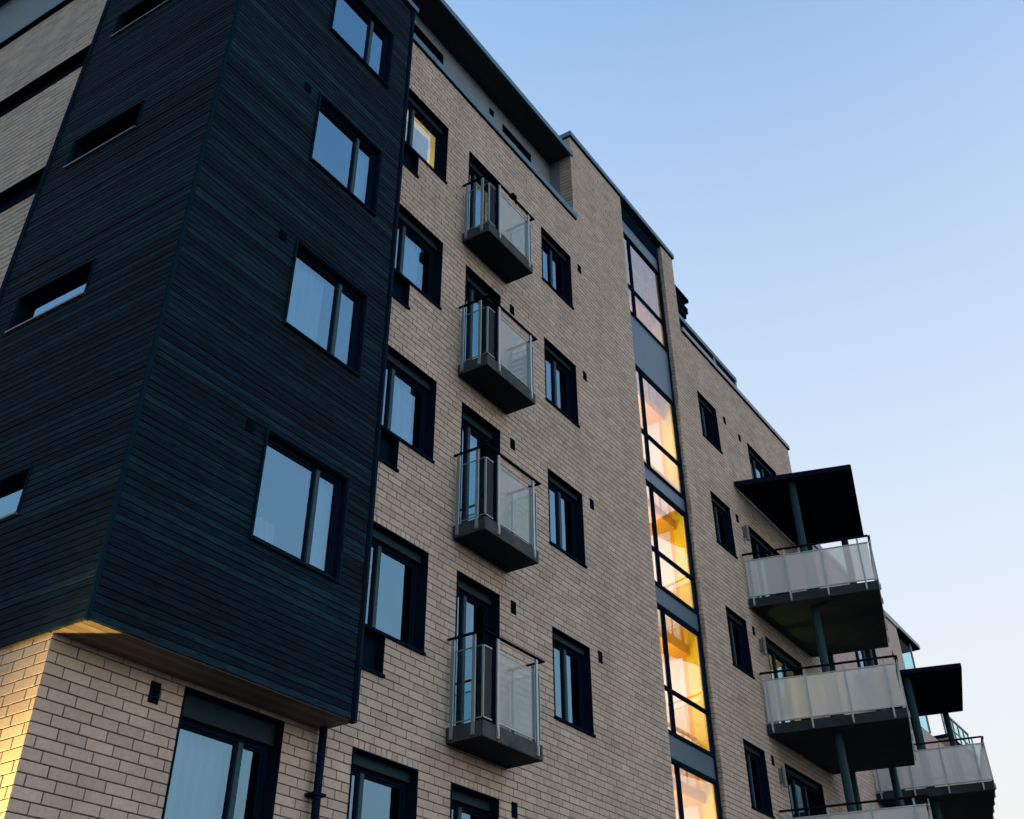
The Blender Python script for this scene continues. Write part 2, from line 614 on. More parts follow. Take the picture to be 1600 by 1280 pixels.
lay('F', YF, XL, 28.72, GZ, 19.45, front_open + voids, [o for o in front_open if o[4]])
side_open = [(11.0, 22, 13.871, 14.387), (11.0, 22, 11.085, 11.60), (11.0, 22, 8.19, 8.71), (8.0, 11.74, 3.96, 25)]
lay('L', XL, YF + 0.004, 21.8, GZ, 16.38, side_open, start=0.07)
lay('L', 15.91, YF + 0.004, 9.13, 16.755, 19.45, [], start=0.1)
lay('L', SX1, YF + 0.004, 9.0, 2, 19.4, [], start=0.0)

# backing walls with mortar colour
mb = MB()
grid_wall(mb, XL + 0.012, 28.72, GZ, 19.45, front_open + voids, lambda a, z: (a, YF + MORT, z))
wall = mb.build('front_wall', M['mortar'], house)
mb = MB()
grid_wall(mb, YF + MORT, 22, GZ, 16.38, side_open, lambda a, z: (XL + MORT, a, z))
side = mb.build('side_wall', M['mortar'], house)
mb = MB()
mb.quad((15.91 + MORT, YF + MORT, 16.7), (15.91 + MORT, 9.13, 16.7), (15.91 + MORT, 9.13, 19.45), (15.91 + MORT, YF + MORT, 19.45))
mb.quad((SX1 + MORT, YF + MORT, 2), (SX1 + MORT, 9.02, 2), (SX1 + MORT, 9.02, 19.42), (SX1 + MORT, YF + MORT, 19.42))
mb.quad((28.72, YF, GZ), (28.72, 20, GZ), (28.72, 20, 16.95), (28.72, YF, 16.95))
mb.quad((21.36, YF + MORT, 16.8), (21.36, 16, 16.8), (21.36, 16, 19.45), (21.36, YF + MORT, 19.45))
mb.build('return_wall', M['mortar'], house)

def pix(p):
    v = Vector(p)
    d = v.dot(FWD)
    return CX + F_PX * v.dot(RIGHT) / d, CY + F_PX * v.dot(DOWN) / d

# the 300 bricks that show largest become parts of their own, the rest one joined part for each wall
scored = []
for i, (a0, a1, z0, z1, face, plane, tn) in enumerate(pieces):
    if not (0.285 < a1 - a0 < 0.295 and z1 - z0 > 0.09):
        continue
    am, zm = (a0 + a1) / 2, (z0 + z1) / 2
    P = (lambda a, z: (a, plane, z)) if face == 'F' else (lambda a, z: (plane, a, z))
    u, v = pix(P(am, zm))
    if not (5 < u < 1595 and 5 < v < 1275):
        continue
    if zm > 3.85 and face == 'F' and am < 9.75:
        continue
    p, q, r = pix(P(a0, z0)), pix(P(a1, z0)), pix(P(a0, z1))
    area = abs((q[0] - p[0]) * (r[1] - p[1]) - (q[1] - p[1]) * (r[0] - p[0]))
    scored.append((area, i))
scored.sort(reverse=True)
single = {i for _, i in scored[:300]}
TONES = [0.1, 0.25, 0.38, 0.5, 0.62, 0.75, 0.9]
bmesh_cache = {}
rest = {'F': MB(), 'L': MB()}
for i, (a0, a1, z0, z1, face, plane, tn) in enumerate(pieces):
    if i in single:
        q = min(range(7), key=lambda k: abs(TONES[k] - tn))
        if (q, face) not in bmesh_cache:
            hl, hh = 0.145, (CO - 0.01) / 2
            bmesh_cache[q, face] = MB().piece(-hl, hl, -hh, hh, 0.02, TONES[q], face, 0.0).mesh('brick', M['brick'])
        o = link('brick', bmesh_cache[q, face], wall if face == 'F' else side)
        am, zm = (a0 + a1) / 2, (z0 + z1) / 2
        o.location = (am, plane, zm) if face == 'F' else (plane, am, zm)
    else:
        rest[face].piece(a0, a1, z0, z1, 0.02, tn, face, plane)
for f_, par in (('F', wall), ('L', side)):
    o = rest[f_].build('brickwork', M['brick'], par)
    o['kind'] = 'stuff'

# ------------------------------------------------------------------ windows
def window(parent, x0, x1, z0, z1, y, depth=0.17, splits=(0.5,), sill=True, casing=0.0, fw=0.055, room='room', room_d=2.6,
           lining='frame', glass='glass', name='window', posts='frame_teal', transom=None, sill_out=0.035, trim=0.0):
    """opening lined with dark metal, frame and panes set back, a sill below and the room behind"""
    L = MB()
    th = 0.018
    L.box(x0, x0 + th, y - 0.012, y + depth, z0, z1)
    L.box(x1 - th, x1, y - 0.012, y + depth, z0, z1)
    L.box(x0 + th, x1 - th, y - 0.012, y + depth, z1 - th, z1)
    L.box(x0 + th, x1 - th, y + 0.001, y + depth, z0, z0 + th)
    wdw = L.build(name, M[lining], parent)
    fx0, fx1, fz0, fz1 = x0 + th, x1 - th, z0 + th, z1 - th
    yg = y + depth
    if casing:
        B('head_casing', 'casing', wdw, fx0, fx1, y + depth - 0.07, yg + 0.04, fz1 - casing, fz1)
        fz1 -= casing
    fr = MB()
    fr.box(fx0, fx1, yg - 0.01, yg + 0.05, fz0, fz0 + fw)
    fr.box(fx0, fx1, yg - 0.01, yg + 0.05, fz1 - fw, fz1)
    fr.box(fx0, fx0 + fw, yg - 0.01, yg + 0.05, fz0 + fw, fz1 - fw)
    fr.box(fx1 - fw, fx1, yg - 0.01, yg + 0.05, fz0 + fw, fz1 - fw)
    xs = [fx0 + fw]
    for s in splits:
        xm = fx0 + (fx1 - fx0) * s
        xs += [xm - fw * 0.6, xm + fw * 0.6]
    xs.append(fx1 - fw)
    fr.build('frame', M['frame'], wdw)
    for i in range(1, len(xs) - 1, 2):
        B('mullion', posts, wdw, xs[i], xs[i + 1], yg - 0.025, yg + 0.05, fz0 + fw, fz1 - fw)
    for i in range(0, len(xs), 2):
        zz = [fz0 + fw, fz1 - fw]
        if transom:
            zt = fz0 + (fz1 - fz0) * transom
            B('transom', 'frame', wdw, xs[i], xs[i + 1], yg - 0.01, yg + 0.05, zt - 0.03, zt + 0.03)
            zz = [fz0 + fw, zt - 0.03, zt + 0.03, fz1 - fw]
        for k in range(0, len(zz), 2):
            s = MB()
            a, b, c, d = xs[i], xs[i + 1], zz[k], zz[k + 1]
            s.box(a, a + 0.03, yg + 0.005, yg + 0.04, c, d)
            s.box(b - 0.03, b, yg + 0.005, yg + 0.04, c, d)
            s.box(a + 0.03, b - 0.03, yg + 0.005, yg + 0.04, c, c + 0.03)
            s.box(a + 0.03, b - 0.03, yg + 0.005, yg + 0.04, d - 0.03, d)
            s.build('sash', M['frame'], wdw)
            p = MB()
            p.quad((a + 0.03, yg + 0.02, c + 0.03), (b - 0.03, yg + 0.02, c + 0.03), (b - 0.03, yg + 0.02, d - 0.03), (a + 0.03, yg + 0.02, d - 0.03))
            p.build('pane', M[glass], wdw)
    if sill:
        s = MB()
        s.box(x0 - 0.02, x1 + 0.02, y - sill_out, y + 0.02, z0 - 0.012, z0 + 0.028)
        s.build('sill', M['frame'], wdw)
    if trim:
        s = MB()
        s.box(x0 - trim, x0, y - 0.03, y + 0.03, z0 - trim, z1 + trim)
        s.box(x1, x1 + trim, y - 0.03, y + 0.03, z0 - trim, z1 + trim)
        s.box(x0, x1, y - 0.03, y + 0.03, z1, z1 + trim)
        s.box(x0, x1, y - 0.045, y + 0.03, z0 - trim, z0)
        s.build('trim', M['trim'], wdw)
    rm = MB()
    a, b, c, d, e = x0 - 0.3, x1 + 0.5, z0 - 0.7, z1 + 0.25, yg + 0.055
    if room_d:
        rm.quad((a, e + room_d, c), (b, e + room_d, c), (b, e + room_d, d), (a, e + room_d, d))
        rm.quad((a, e, c), (a, e + room_d, c), (a, e + room_d, d), (a, e, d))
        rm.quad((b, e, c), (b, e, d), (b, e + room_d, d), (b, e + room_d, c))
        rm.quad((a, e, d), (a, e + room_d, d), (b, e + room_d, d), (b, e, d))
        rm.quad((a, e, c), (b, e, c), (b, e + room_d, c), (a, e + room_d, c))
        rm.quad((a, e, c), (a, e, d), (x0, e, d), (x0, e, c))
        rm.quad((x1, e, c), (x1, e, d), (b, e, d), (b, e, c))
        rm.quad((x0, e, z1), (x0, e, d), (x1, e, d), (x1, e, z1))
        rm.quad((x0, e, c), (x0, e, z0), (x1, e, z0), (x1, e, c))
        rm.build('room', M[room], wdw)
    return wdw

for r in rows_main:
    t = TOP[r]
    window(house, 14.46, 15.64, t - 14 * CO, t, YF, depth=0.16, splits=(0.52,), casing=0.1)
    # window beside the timber bay, its opening stepped down at the left
    window(house, 9.95, 11.18, t - 14 * CO, t, YF, depth=0.17, splits=(0.30,), casing=0.12, room='room_warm' if r == 1 else 'room', sill_out=0.03)
    nt_ = MB()
    nz0, nz1 = t - 19 * CO, t - 14 * CO
    nt_.box(9.95, 10.38, YF + 0.12, YF + 0.16, nz0, nz1)
    nt_.box(10.362, 10.38, YF - 0.012, YF + 0.12, nz0, nz1 - 0.014)
    nt_.box(9.95, 9.968, YF - 0.012, YF + 0.12, nz0, nz1 - 0.014)
    pn = nt_.build('vent_recess', M['frame'], house)
    B('sill', 'frame', pn, 9.93, 10.40, YF - 0.035, YF + 0.12, nz0 - 0.012, nz0 + 0.025)
    # wing beyond the stairwell
    window(house, 21.95, 23.05, t - 13 * CO, t, YF, depth=0.16, splits=(0.5,), casing=0.1)
    if r == 1:
        window(house, 25.1, 27.15, t - 14 * CO, t, YF, depth=0.16, splits=(0.36, 0.66), casing=0.1)
    else:
        window(house, 24.2, 26.5, t - 22 * CO, t, YF, depth=0.16, splits=(0.36, 0.66), casing=0.1, sill=False, room='room_warm' if r == 3 else 'room')
    # balcony door
    window(house, 11.87, 12.95, t - 23 * CO, t, YF, depth=0.20, splits=(0.42,), casing=0.12, sill=False, name='balcony_door', posts='frame_teal', room='room_warm' if r == 1 else 'room')

window(house, 7.40, 8.81, 2.0 - 9 * CO, 3.86, YF, depth=0.17, splits=(0.70,), casing=0.22)

# ribbon windows on the side wall
for zb, zt in ((13.871, 14.387), (11.085, 11.60), (8.19, 8.71)):
    mb = MB()
    mb.box(XL + 0.14, XL + 0.2, 11.0, 22, zb, zt)
    rw = mb.build('ribbon_window', M['frame'], house)
    for k in range(6):
        ya = 11.78 + k * 1.7
        q = MB()
        q.quad((XL + 0.135, ya + 1.62, zb + 0.05), (XL + 0.135, ya, zb + 0.05), (XL + 0.135, ya, zt - 0.05), (XL + 0.135, ya + 1.62, zt - 0.05))
        q.build('pane', M['plastic'], rw)
    s = MB()
    s.box(XL - 0.02, XL + 0.14, 11.74, 22, zb - 0.02, zb + 0.02)
    s.box(XL - 0.003, XL + 0.14, 11.74, 22, zt - 0.02, zt)
    s.build('sill', M['frame'], rw)

# ------------------------------------------------------------------ timber bay
bx_open = [(7.49, 8.88, 5.37 + 2.89 * k, 6.71 + 2.89 * k) for k in range(4)]
slot_open = [(9.87, 11.25, 5.40 + 2.88 * k, 5.92 + 2.88 * k) for k in range(4)]
mb = MB()
grid_wall(mb, XBOX0 + 0.03, XBOX1 - 0.02, ZBOX0 + 0.02, ZBOX1, bx_open, lambda a, z: (a, YBOX + 0.024, z))
grid_wall(mb, YBOX + 0.024, 11.72, ZBOX0 + 0.02, ZBOX1, slot_open, lambda a, z: (XBOX0 + 0.024, a, z))
mb.quad((XBOX1, YBOX + 0.01, ZBOX0), (XBOX1, YF, ZBOX0), (XBOX1, YF, ZBOX1), (XBOX1, YBOX + 0.01, ZBOX1))
mb.quad((XBOX0, YBOX, ZBOX1), (XBOX1, YBOX, ZBOX1), (XBOX1, 11.74, ZBOX1), (XBOX0, 11.74, ZBOX1))
bay = mb.build('timber_bay', M['timber_dark'], house)
mb = MB()
mb.quad((XBOX0 + 0.01, 11.735, ZBOX0), (XL + 0.3, 11.735, ZBOX0), (XL + 0.3, 11.735, ZBOX1), (XBOX0 + 0.01, 11.735, ZBOX1))
mb.build('bay_end', M['timber_dark'], bay)

PITCH = 0.08
nb = int((ZBOX1 - ZBOX0) / PITCH)
bcache = {}
board_count = [0]
far_boards = MB()
def boards(face, plane, a0, a1, holes):
    for k in range(nb):
        z0 = ZBOX0 + 0.01 + k * PITCH
        z1 = z0 + PITCH - 0.005
        ivs = [(a0, a1)]
        for h in holes:
            if h[2] - 0.03 < (z0 + z1) / 2 < h[3] + 0.03:
                ivs = minus(ivs, (h[0] - 0.025, h[1] + 0.025))
        for a, b in ivs:
            q = random.choice([0.05, 0.2, 0.35, 0.5, 0.65, 0.85])
            am, zm = (a + b) / 2, (z0 + z1) / 2
            pl = plane + random.uniform(-0.003, 0.004)
            board_count[0] += 1
            if board_count[0] > 300:          # past 300: the farthest, highest boards stay joined
                far_boards.piece(a, b, z0, z1, 0.024, q, face, pl, ch=0.005)
                continue
            key = (face, round(b - a, 3), q)
            if key not in bcache:
                hl, hh = (b - a) / 2, (PITCH - 0.005) / 2
                bcache[key] = MB().piece(-hl, hl, -hh, hh, 0.024, q, face, 0.0, ch=0.005).mesh('board', M['board'])
            o = link('board', bcache[key], bay)
            o.location = (am, pl, zm) if face == 'F' else (pl, am, zm)
boards('F', YBOX, XBOX0 + 0.04, XBOX1 - 0.075, bx_open)
boards('L', XBOX0, YBOX + 0.012, 11.70, slot_open)
fbo = far_boards.build('cladding', M['board'], bay)
fbo['kind'] = 'stuff'
mb = MB()
mb.box(XBOX0 - 0.008, XBOX0 + 0.036, YBOX - 0.008, YBOX + 0.022, ZBOX0 - 0.01, ZBOX1)
mb.build('corner_trim', M['trim'], bay)
mb = MB()
mb.box(XBOX1 - 0.072, XBOX1 - 0.03, YBOX - 0.006, YBOX + 0.03, ZBOX0 - 0.01, ZBOX1)
mb.build('corner_trim', M['plastic'], bay)
mb = MB()
mb.box(XBOX1 - 0.03, XBOX1 + 0.012, YBOX - 0.016, YBOX + 0.06, ZBOX0 - 0.012, ZBOX1)
mb.build('corner_trim', M['trim'], bay)
B('end_trim', 'trim', bay, XBOX0 - 0.02, XBOX0 + 0.04, 11.70, 11.78, ZBOX0, ZBOX1)
# bay soffit of boards
nsb = 5
for k in range(nsb):
    ya = YBOX + 0.02 + k * 0.097
    mb = MB()
    mb.box(XBOX0 + 0.03, XBOX1 - 0.01, ya, ya + 0.092, ZBOX0 + 0.001, ZBOX0 + 0.02, random.random())
    mb.build('soffit_board', M['soffit'], bay)
for k in range(1):
    mb = MB()
    mb.box(XBOX0 + 0.025, XL - 0.002, YBOX + 0.52, 11.7, ZBOX0 + 0.003, ZBOX0 + 0.02, 0.4)
    mb.build('soffit_board', M['soffit'], bay)
mb = MB()
mb.box(XBOX0 - 0.05, XBOX1 + 0.05, YBOX - 0.06, 9.0, ZBOX1 + 0.002, ZBOX1 + 0.12)
mb.box(XBOX0 - 0.05, XL + 0.4, 9.0, 11.8, ZBOX1 + 0.002, ZBOX1 + 0.12)
mb.build('bay_coping', M['metal_teal'], bay)
for (a, b, c, d) in bx_open:
    window(house, a, b, c, d, YBOX, depth=0.075, splits=(0.68,), casing=0.0, fw=0.05, sill=False, trim=0.025, room_d=2.2)
for (a, b, c, d) in slot_open:
    mb = MB()
    mb.box(XBOX0 + 0.10, XBOX0 + 0.13, a, b, c, c + 0.03)
    mb.box(XBOX0 + 0.10, XBOX0 + 0.13, a, b, d - 0.03, d)
    mb.box(XBOX0 + 0.10, XBOX0 + 0.13, a, a + 0.03, c + 0.03, d - 0.03)
    mb.box(XBOX0 + 0.10, XBOX0 + 0.13, b - 0.03, b, c + 0.03, d - 0.03)
    mb.box(XBOX0 + 0.024, XBOX0 + 0.10, a, a + 0.012, c, d)
    mb.box(XBOX0 + 0.024, XBOX0 + 0.10, b - 0.012, b, c, d)
    mb.box(XBOX0 + 0.024, XBOX0 + 0.10, a, b, d - 0.012, d)
    sw = mb.build('slot_window', M['frame'], house)
    p = MB()
    x = XBOX0 + 0.115
    p.quad((x, b - 0.03, c + 0.03), (x, a + 0.03, c + 0.03), (x, a + 0.03, d - 0.03), (x, b - 0.03, d - 0.03))
    p.build('pane', M['glass'], sw)
    s = MB()
    s.box(XBOX0 - 0.03, XBOX0 + 0.10, a - 0.02, b + 0.02, c - 0.02, c + 0.004)
    s.build('sill', M['sill_grey'], sw)
    s = MB()
    s.box(XBOX0 - 0.012, XBOX0 + 0.024, a - 0.022, a, c, d + 0.02)
    s.box(XBOX0 - 0.012, XBOX0 + 0.024, b, b + 0.022, c, d + 0.02)
    s.box(XBOX0 - 0.012, XBOX0 + 0.024, a, b, d, d + 0.02)
    s.build('trim', M['trim'], sw)
    rm = MB()
    e, c2, d2 = x + 1.5, c - 0.5, d + 0.3
    rm.quad((e, a, c2), (e, b, c2), (e, b, d2), (e, a, d2))
    rm.quad((x + 0.02, a, d2), (e, a, d2), (e, b, d2), (x + 0.02, b, d2))
    rm.quad((x + 0.02, a, c2), (x + 0.02, b, c2), (e, b, c2), (e, a, c2))
    rm.quad((x + 0.02, a, c2), (e, a, c2), (e, a, d2), (x + 0.02, a, d2))
    rm.quad((x + 0.02, b, c2), (x + 0.02, b, d2), (e, b, d2), (e, b, c2))
    rm.quad((x + 0.02, a, c2), (x + 0.02, a, c), (x + 0.02, b, c), (x + 0.02, b, c2))
    rm.quad((x + 0.02, a, d), (x + 0.02, a, d2), (x + 0.02, b, d2), (x + 0.02, b, d))
    rm.build('room', M['room'], sw)

# ------------------------------------------------------------------ roof edges, penthouse
B('terrace_coping', 'metal_teal', house, 9.3, 15.98, 8.755, 9.2, 16.775, 16.93)
B('coping_drip', 'plastic', house, 9.3, 15.97, 8.765, 8.83, 16.745, 16.775)
mb = MB()
grid_wall(mb, 9.0, 15.92, 16.8, 18.9, [(10.0, 11.66, 17.2, 18.47), (13.9, 15.07, 17.2, 18.42)], lambda a, z: (a, 9.4, z))
mb.quad((15.918, 9.13, 16.8), (15.918, 9.42, 16.8), (15.918, 9.42, 18.9), (15.918, 9.13, 18.9))
pent = mb.build('penthouse_wall', M['penthouse'], house)
window(house, 13.9, 15.07, 17.2, 18.42, 9.4, depth=0.12, splits=(0.5,), sill=False, room_d=2)
pw = window(house, 10.0, 11.66, 17.2, 18.47, 9.4, depth=0.12, splits=(0.5,), sill=False, room_d=2)
lm = B('ceiling_lamp', 'white_plastic', pw, 10.9, 11.5, 9.60, 9.66, 18.36, 18.44)
lm.data.materials[0] = emit_mat('lamp_tube_yellow', (1.0, 0.78, 0.12), 0.16)
for k in range(4):
    ya = 8.80 + k * 0.152
    mb = MB()
    mb.box(5.62, 15.955, ya, ya + 0.148, 18.82, 18.84, random.random())
    mb.build('eave_board', M['eave'], house)
mb = MB()
mb.box(5.62, 15.96, 8.79, 13.5, 18.842, 18.90)
mb.build('roof_slab', M['eave'], house)
B('eave_fascia', 'metal_teal', house, 5.61, 15.97, 8.765, 8.795, 18.80, 18.95)
B('roof_coping', 'metal_teal', house, 15.86, 21.41, 8.745, 9.3, 19.46, 19.60)
B('coping_drip', 'plastic', house, 15.88, 21.39, 8.757, 8.82, 19.43, 19.46)
B('roof_slab', 'plastic', house, 15.92, 21.36, 9.3, 16, 19.3, 19.5)
B('roof_coping', 'metal_lilac', house, 21.40, 28.78, 8.745, 9.2, 16.97, 17.10)
B('coping_drip', 'plastic', house, 21.40, 28.76, 8.757, 8.83, 16.94, 16.97)
B('roof_slab', 'plastic', house, 21.40, 28.70, 9.2, 16, 16.9, 17.05)
for x in (17.2, 18.6, 20.0):
    B('coping_joint', 'metal_teal', house, x - 0.03, x + 0.03, 8.741, 9.2, 19.455, 19.606)
for x in (10.6, 12.0, 13.4, 14.8):
    B('coping_joint', 'metal_teal', house, x - 0.03, x + 0.03, 8.751, 9.19, 16.778, 16.936)
for x in (22.9, 24.6, 26.3, 27.6):
    B('coping_joint', 'metal_lilac', house, x - 0.03, x + 0.03, 8.741, 9.1, 16.973, 17.106)
# side: penthouse set back above the side wall
B('terrace_coping', 'frame', house, 5.76, 6.2, 11.8, 22, 16.39, 16.46)
B('penthouse_side_wall', 'penthouse', house, 6.0, 6.1, 11.9, 22, 16.46, 18.8)
B('side_eave', 'eave', house, 5.6, 7.5, 13.52, 22, 18.8, 18.95)
for (px_, pz_) in ((11.98, 17.95), (13.45, 18.42 - 0.05)):
    B('vent_grille', 'plastic', house, px_ - 0.07, px_ + 0.07, 9.375, 9.398, pz_ - 0.08, pz_ + 0.08)
# terrace screen and vent on the roof beyond the stairwell
scr = MB()
for x in (21.75, 24.2, 25.68):
    scr.box(x - 0.06, x + 0.06, 9.05, 9.12, 17.1, 18.0)
scr.box(21.69, 25.74, 9.03, 9.14, 17.88, 18.02)
scr.box(21.69, 25.74, 9.05, 9.12, 17.1, 17.2)
ts = scr.build('terrace_screen', M['metal_teal'], house)
for a, b in ((21.81, 24.14), (24.26, 25.62)):
    B('screen_panel', 'plastic', ts, a, b, 9.07, 9.09, 17.2, 17.88)
rv = MB()
rv.box(21.7, 23.75, 9.55, 10.4, 19.2, 19.9)
rv.box(21.7, 23.95, 9.5, 10.4, 19.9, 20.02)
rv.box(21.7, 23.85, 9.52, 10.4, 19.42, 19.62)
rh = rv.build('roof_vent_hood', M['plastic'], house)
B('vent_base', 'plastic', rh, 21.7, 22.4, 9.7, 10.4, 17.05, 19.2)

# vent grilles in the brick and boards
def grille(x, z, y=YF, wd=0.13, h=0.2):
    gm = MB()
    gm.box(x - wd / 2, x + wd / 2, y - 0.012, y + 0.01, z - h / 2, z + h / 2)
    o = gm.build('vent_grille', M['plastic'], house)
    s = MB()
    for k in range(6):
        zz = z - h / 2 + h * (k + 0.5) / 6
        s.box(x - wd / 2 + 0.01, x + wd / 2 - 0.01, y - 0.022, y - 0.012, zz - 0.006, zz + 0.006)
    s.build('louvre', M['frame'], o)
for r in rows_main:
    t = TOP[r]
    if r > 1:
        grille(13.33, t - 0.07)
        grille(16.0, t - 0.05)
        grille(23.48, t - 0.1)
        # wall lamp beside the balcony doors of the wing
        lmb = MB()
        lmb.box(23.74, 23.82, YF - 0.06, YF - 0.002, t - 0.50, t - 0.22)
        lo = lmb.build('wall_lamp', M['lamp_grey'], house)
        lb = MB()
        lb.tube((23.78, YF - 0.10, t - 0.60), (23.78, YF - 0.10, t - 0.20), 0.045)
        lb.build('lamp_shade', M['lamp_grey'], lo)
    else:
        grille(16.02, t - 0.08)
        grille(23.6, t - 0.06)
        grille(24.56, t - 0.13)
for k in range(4):
    grille(7.23, 6.62 + 2.89 * k, YBOX, 0.12, 0.14)
grille(7.04, 3.70, YF, 0.12, 0.2)

# downpipe below the bay
pp = MB()
pp.tube((9.33, 8.70, GZ), (9.33, 8.70, ZBOX0), 0.045)
pip = pp.build('downpipe', M['pipe'], house, smooth=True)
for z in (3.2, 1.2, -0.6):
    b = MB()
    b.box(9.24, 9.42, 8.65, 8.8, z - 0.015, z + 0.015)
    b.build('pipe_clip', M['pipe'], pip)

# ------------------------------------------------------------------ small balconies
def balcony(zb, idx):
    x0, x1, y0, y1 = 11.73, 13.17, 8.22, YF - 0.003
    s = MB()
    s.box(x0, x1, y0, y1, zb, zb + 0.2)
    bal = s.build('balcony', M['concrete'], house)
    B('slab_shade_sheet', 'slab_shade', bal, x0 + 0.006, x1 - 0.006, y0 + 0.006, y1, zb - 0.008, zb - 0.001)  # thin dark sheet added to stand for the shade under the slab
    zr = zb + 1.36
    pw = 0.05
    def post(x, y, ax):
        p = MB()
        if ax == 'x':
            p.box(x - 0.012, x + 0.012, y - pw / 2, y + pw / 2, zb + 0.03, zr - 0.01)
        else:
            p.box(x - pw / 2, x + pw / 2, y - 0.012, y + 0.012, zb + 0.03, zr - 0.01)
        o = p.build('post', M['steel'], bal)
        q = MB()
        if ax == 'x':
            sg = -1 if x < 12 else 1
            q.box(min(x, x + sg * 0.022), max(x, x + sg * 0.022), y - 0.016, y + 0.016, zb + 0.05, zb + 0.15)
        else:
            q.box(x - 0.016, x + 0.016, y - 0.022, y, zb + 0.05, zb + 0.15)
        q.build('fixing_plate', M['steel'], o)
    for y in (8.71, 8.365):
        post(x0 - 0.014, y, 'x')
        post(x1 + 0.014, y, 'x')
    for x in (12.05, 13.02):
        post(x, y0 - 0.014, 'y')
    h = MB()
    h.box(x0 - 0.045, x0 + 0.005, y0 - 0.045, y1, zr, zr + 0.018)
    h.box(x1 - 0.005, x1 + 0.045, y0 - 0.045, y1, zr, zr + 0.018)
    h.box(x0 + 0.005, x1 - 0.005, y0 - 0.045, y0 + 0.005, zr, zr + 0.018)
    h.build('handrail', M['rail_dark'], bal)
    zg0, zg1 = zb + 0.245, zb + 1.19
    def panel(p, q, glass='glass_rail', ends=(0, 1)):
        p, q = Vector((*p, 0)), Vector((*q, 0))
        fr = MB()
        for z in (zg0, zg1):
            fr.bar(p + Vector((0, 0, z)), q + Vector((0, 0, z)), 0.012, 0.014)
        for e in [(p, q)[k] for k in ends]:
            fr.bar(e + Vector((0, 0, zg0 + 0.007)), e + Vector((0, 0, zg1 - 0.007)), 0.012, 0.012)
        fr.build('panel_frame', M['steel'], bal)
        gm = MB()
        n = (q - p).normalized().cross(Vector((0, 0, 1))) * 0.004
        d = (q - p).normalized() * 0.009
        a, b = p + d, q - d
        za, zt = Vector((0, 0, zg0 + 0.009)), Vector((0, 0, zg1 - 0.009))
        gm.quad(a + za, b + za, b + zt, a + zt)
        gm.build('glass_panel', M[glass], bal)
    panel((x0 + 0.02, y1 - 0.03), (x0 + 0.02, y0 + 0.03))
    panel((x0 + 0.03, y0 + 0.016), (11.955, y0 + 0.016), 'glass_rail', (0,))
    panel((12.09, y0 + 0.016), (12.98, y0 + 0.016), 'glass_rail_milky')
    panel((13.06, y0 + 0.016), (x1 - 0.03, y0 + 0.016))
    panel((x1 - 0.02, y0 + 0.03), (x1 - 0.02, y1 - 0.03))
    for x in (12.8, 13.05):
        q = MB()
        q.tube((x, YF - 0.1, zb - 0.035), (x, YF - 0.1, zb), 0.018, 8)
        q.build('drip_nozzle', M['plastic'], bal)
    return bal
BALZ = {r: TOP[r] - 2.45 for r in (1, 2, 3, 4)}
for r in (1, 2, 3, 4):
    balcony(BALZ[r], r)

# ------------------------------------------------------------------ stairwell
YG = 8.93
mull = MB()
ztop = 19.42
levels = [(18.95, 18.42, 'panel'), (18.42, 15.88, 'glass'), (15.88, 14.32, 'panel'), (14.32, 11.75, 'glass'), (11.75, 11.33, 'panel'),
          (11.33, 9.02, 'glass'), (9.02, 8.57, 'panel'), (8.57, 6.12, 'glass'), (6.12, 5.63, 'panel'), (5.63, 3.2, 'glass'), (3.2, 2.7, 'panel'), (2.7, 0.3, 'glass'), (0.3, -1.68, 'panel')]
fwm = 0.05
mull.box(SX0, SX0 + 0.05, YG - 0.03, YG + 0.05, -1.68, ztop)
mull.box(SX1 - 0.10, SX1 - 0.012, YG - 0.03, YG + 0.05, -1.68, ztop)
mull.box(SX0 + 0.05, SX1 - 0.10, YG - 0.03, YG + 0.05, 18.92, ztop)
stg = mull.build('stair_glazing', M['frame'], house)
for (za, zb, kind) in levels:
    if kind == 'panel':
        B('spandrel_panel', 'panel_blue', stg, SX0 + 0.05, SX1 - 0.10, YG - 0.012, YG + 0.04, zb + 0.03, za - 0.03)
        B('transom', 'frame', stg, SX0 + 0.05, SX1 - 0.10, YG - 0.045, YG + 0.05, za - 0.03, za + 0.03)
        B('transom', 'frame', stg, SX0 + 0.05, SX1 - 0.10, YG - 0.045, YG + 0.05, zb - 0.03, zb + 0.03)
    elif kind == 'glass':
        zm = za - (za - zb) * 0.66
        xm = SX0 + 0.50
        B('mullion', 'frame', stg, xm - 0.03, xm + 0.03, YG - 0.035, YG + 0.05, zb + 0.03, za - 0.03)
        B('transom', 'frame', stg, SX0 + 0.05, xm - 0.03, YG - 0.035, YG + 0.05, zm - 0.025, zm + 0.025)
        B('transom', 'frame', stg, xm + 0.03, SX1 - 0.10, YG - 0.035, YG + 0.05, zm - 0.025, zm + 0.025)
        for a, b in ((SX0 + 0.05, xm - 0.03), (xm + 0.03, SX1 - 0.10)):
            for c, d in ((zb + 0.03, zm - 0.025), (zm + 0.025, za - 0.03)):
                p = MB()
                p.quad((a, YG, c), (b, YG, c), (b, YG, d), (a, YG, d))
                p.build('pane', M['glass_stair'], stg)
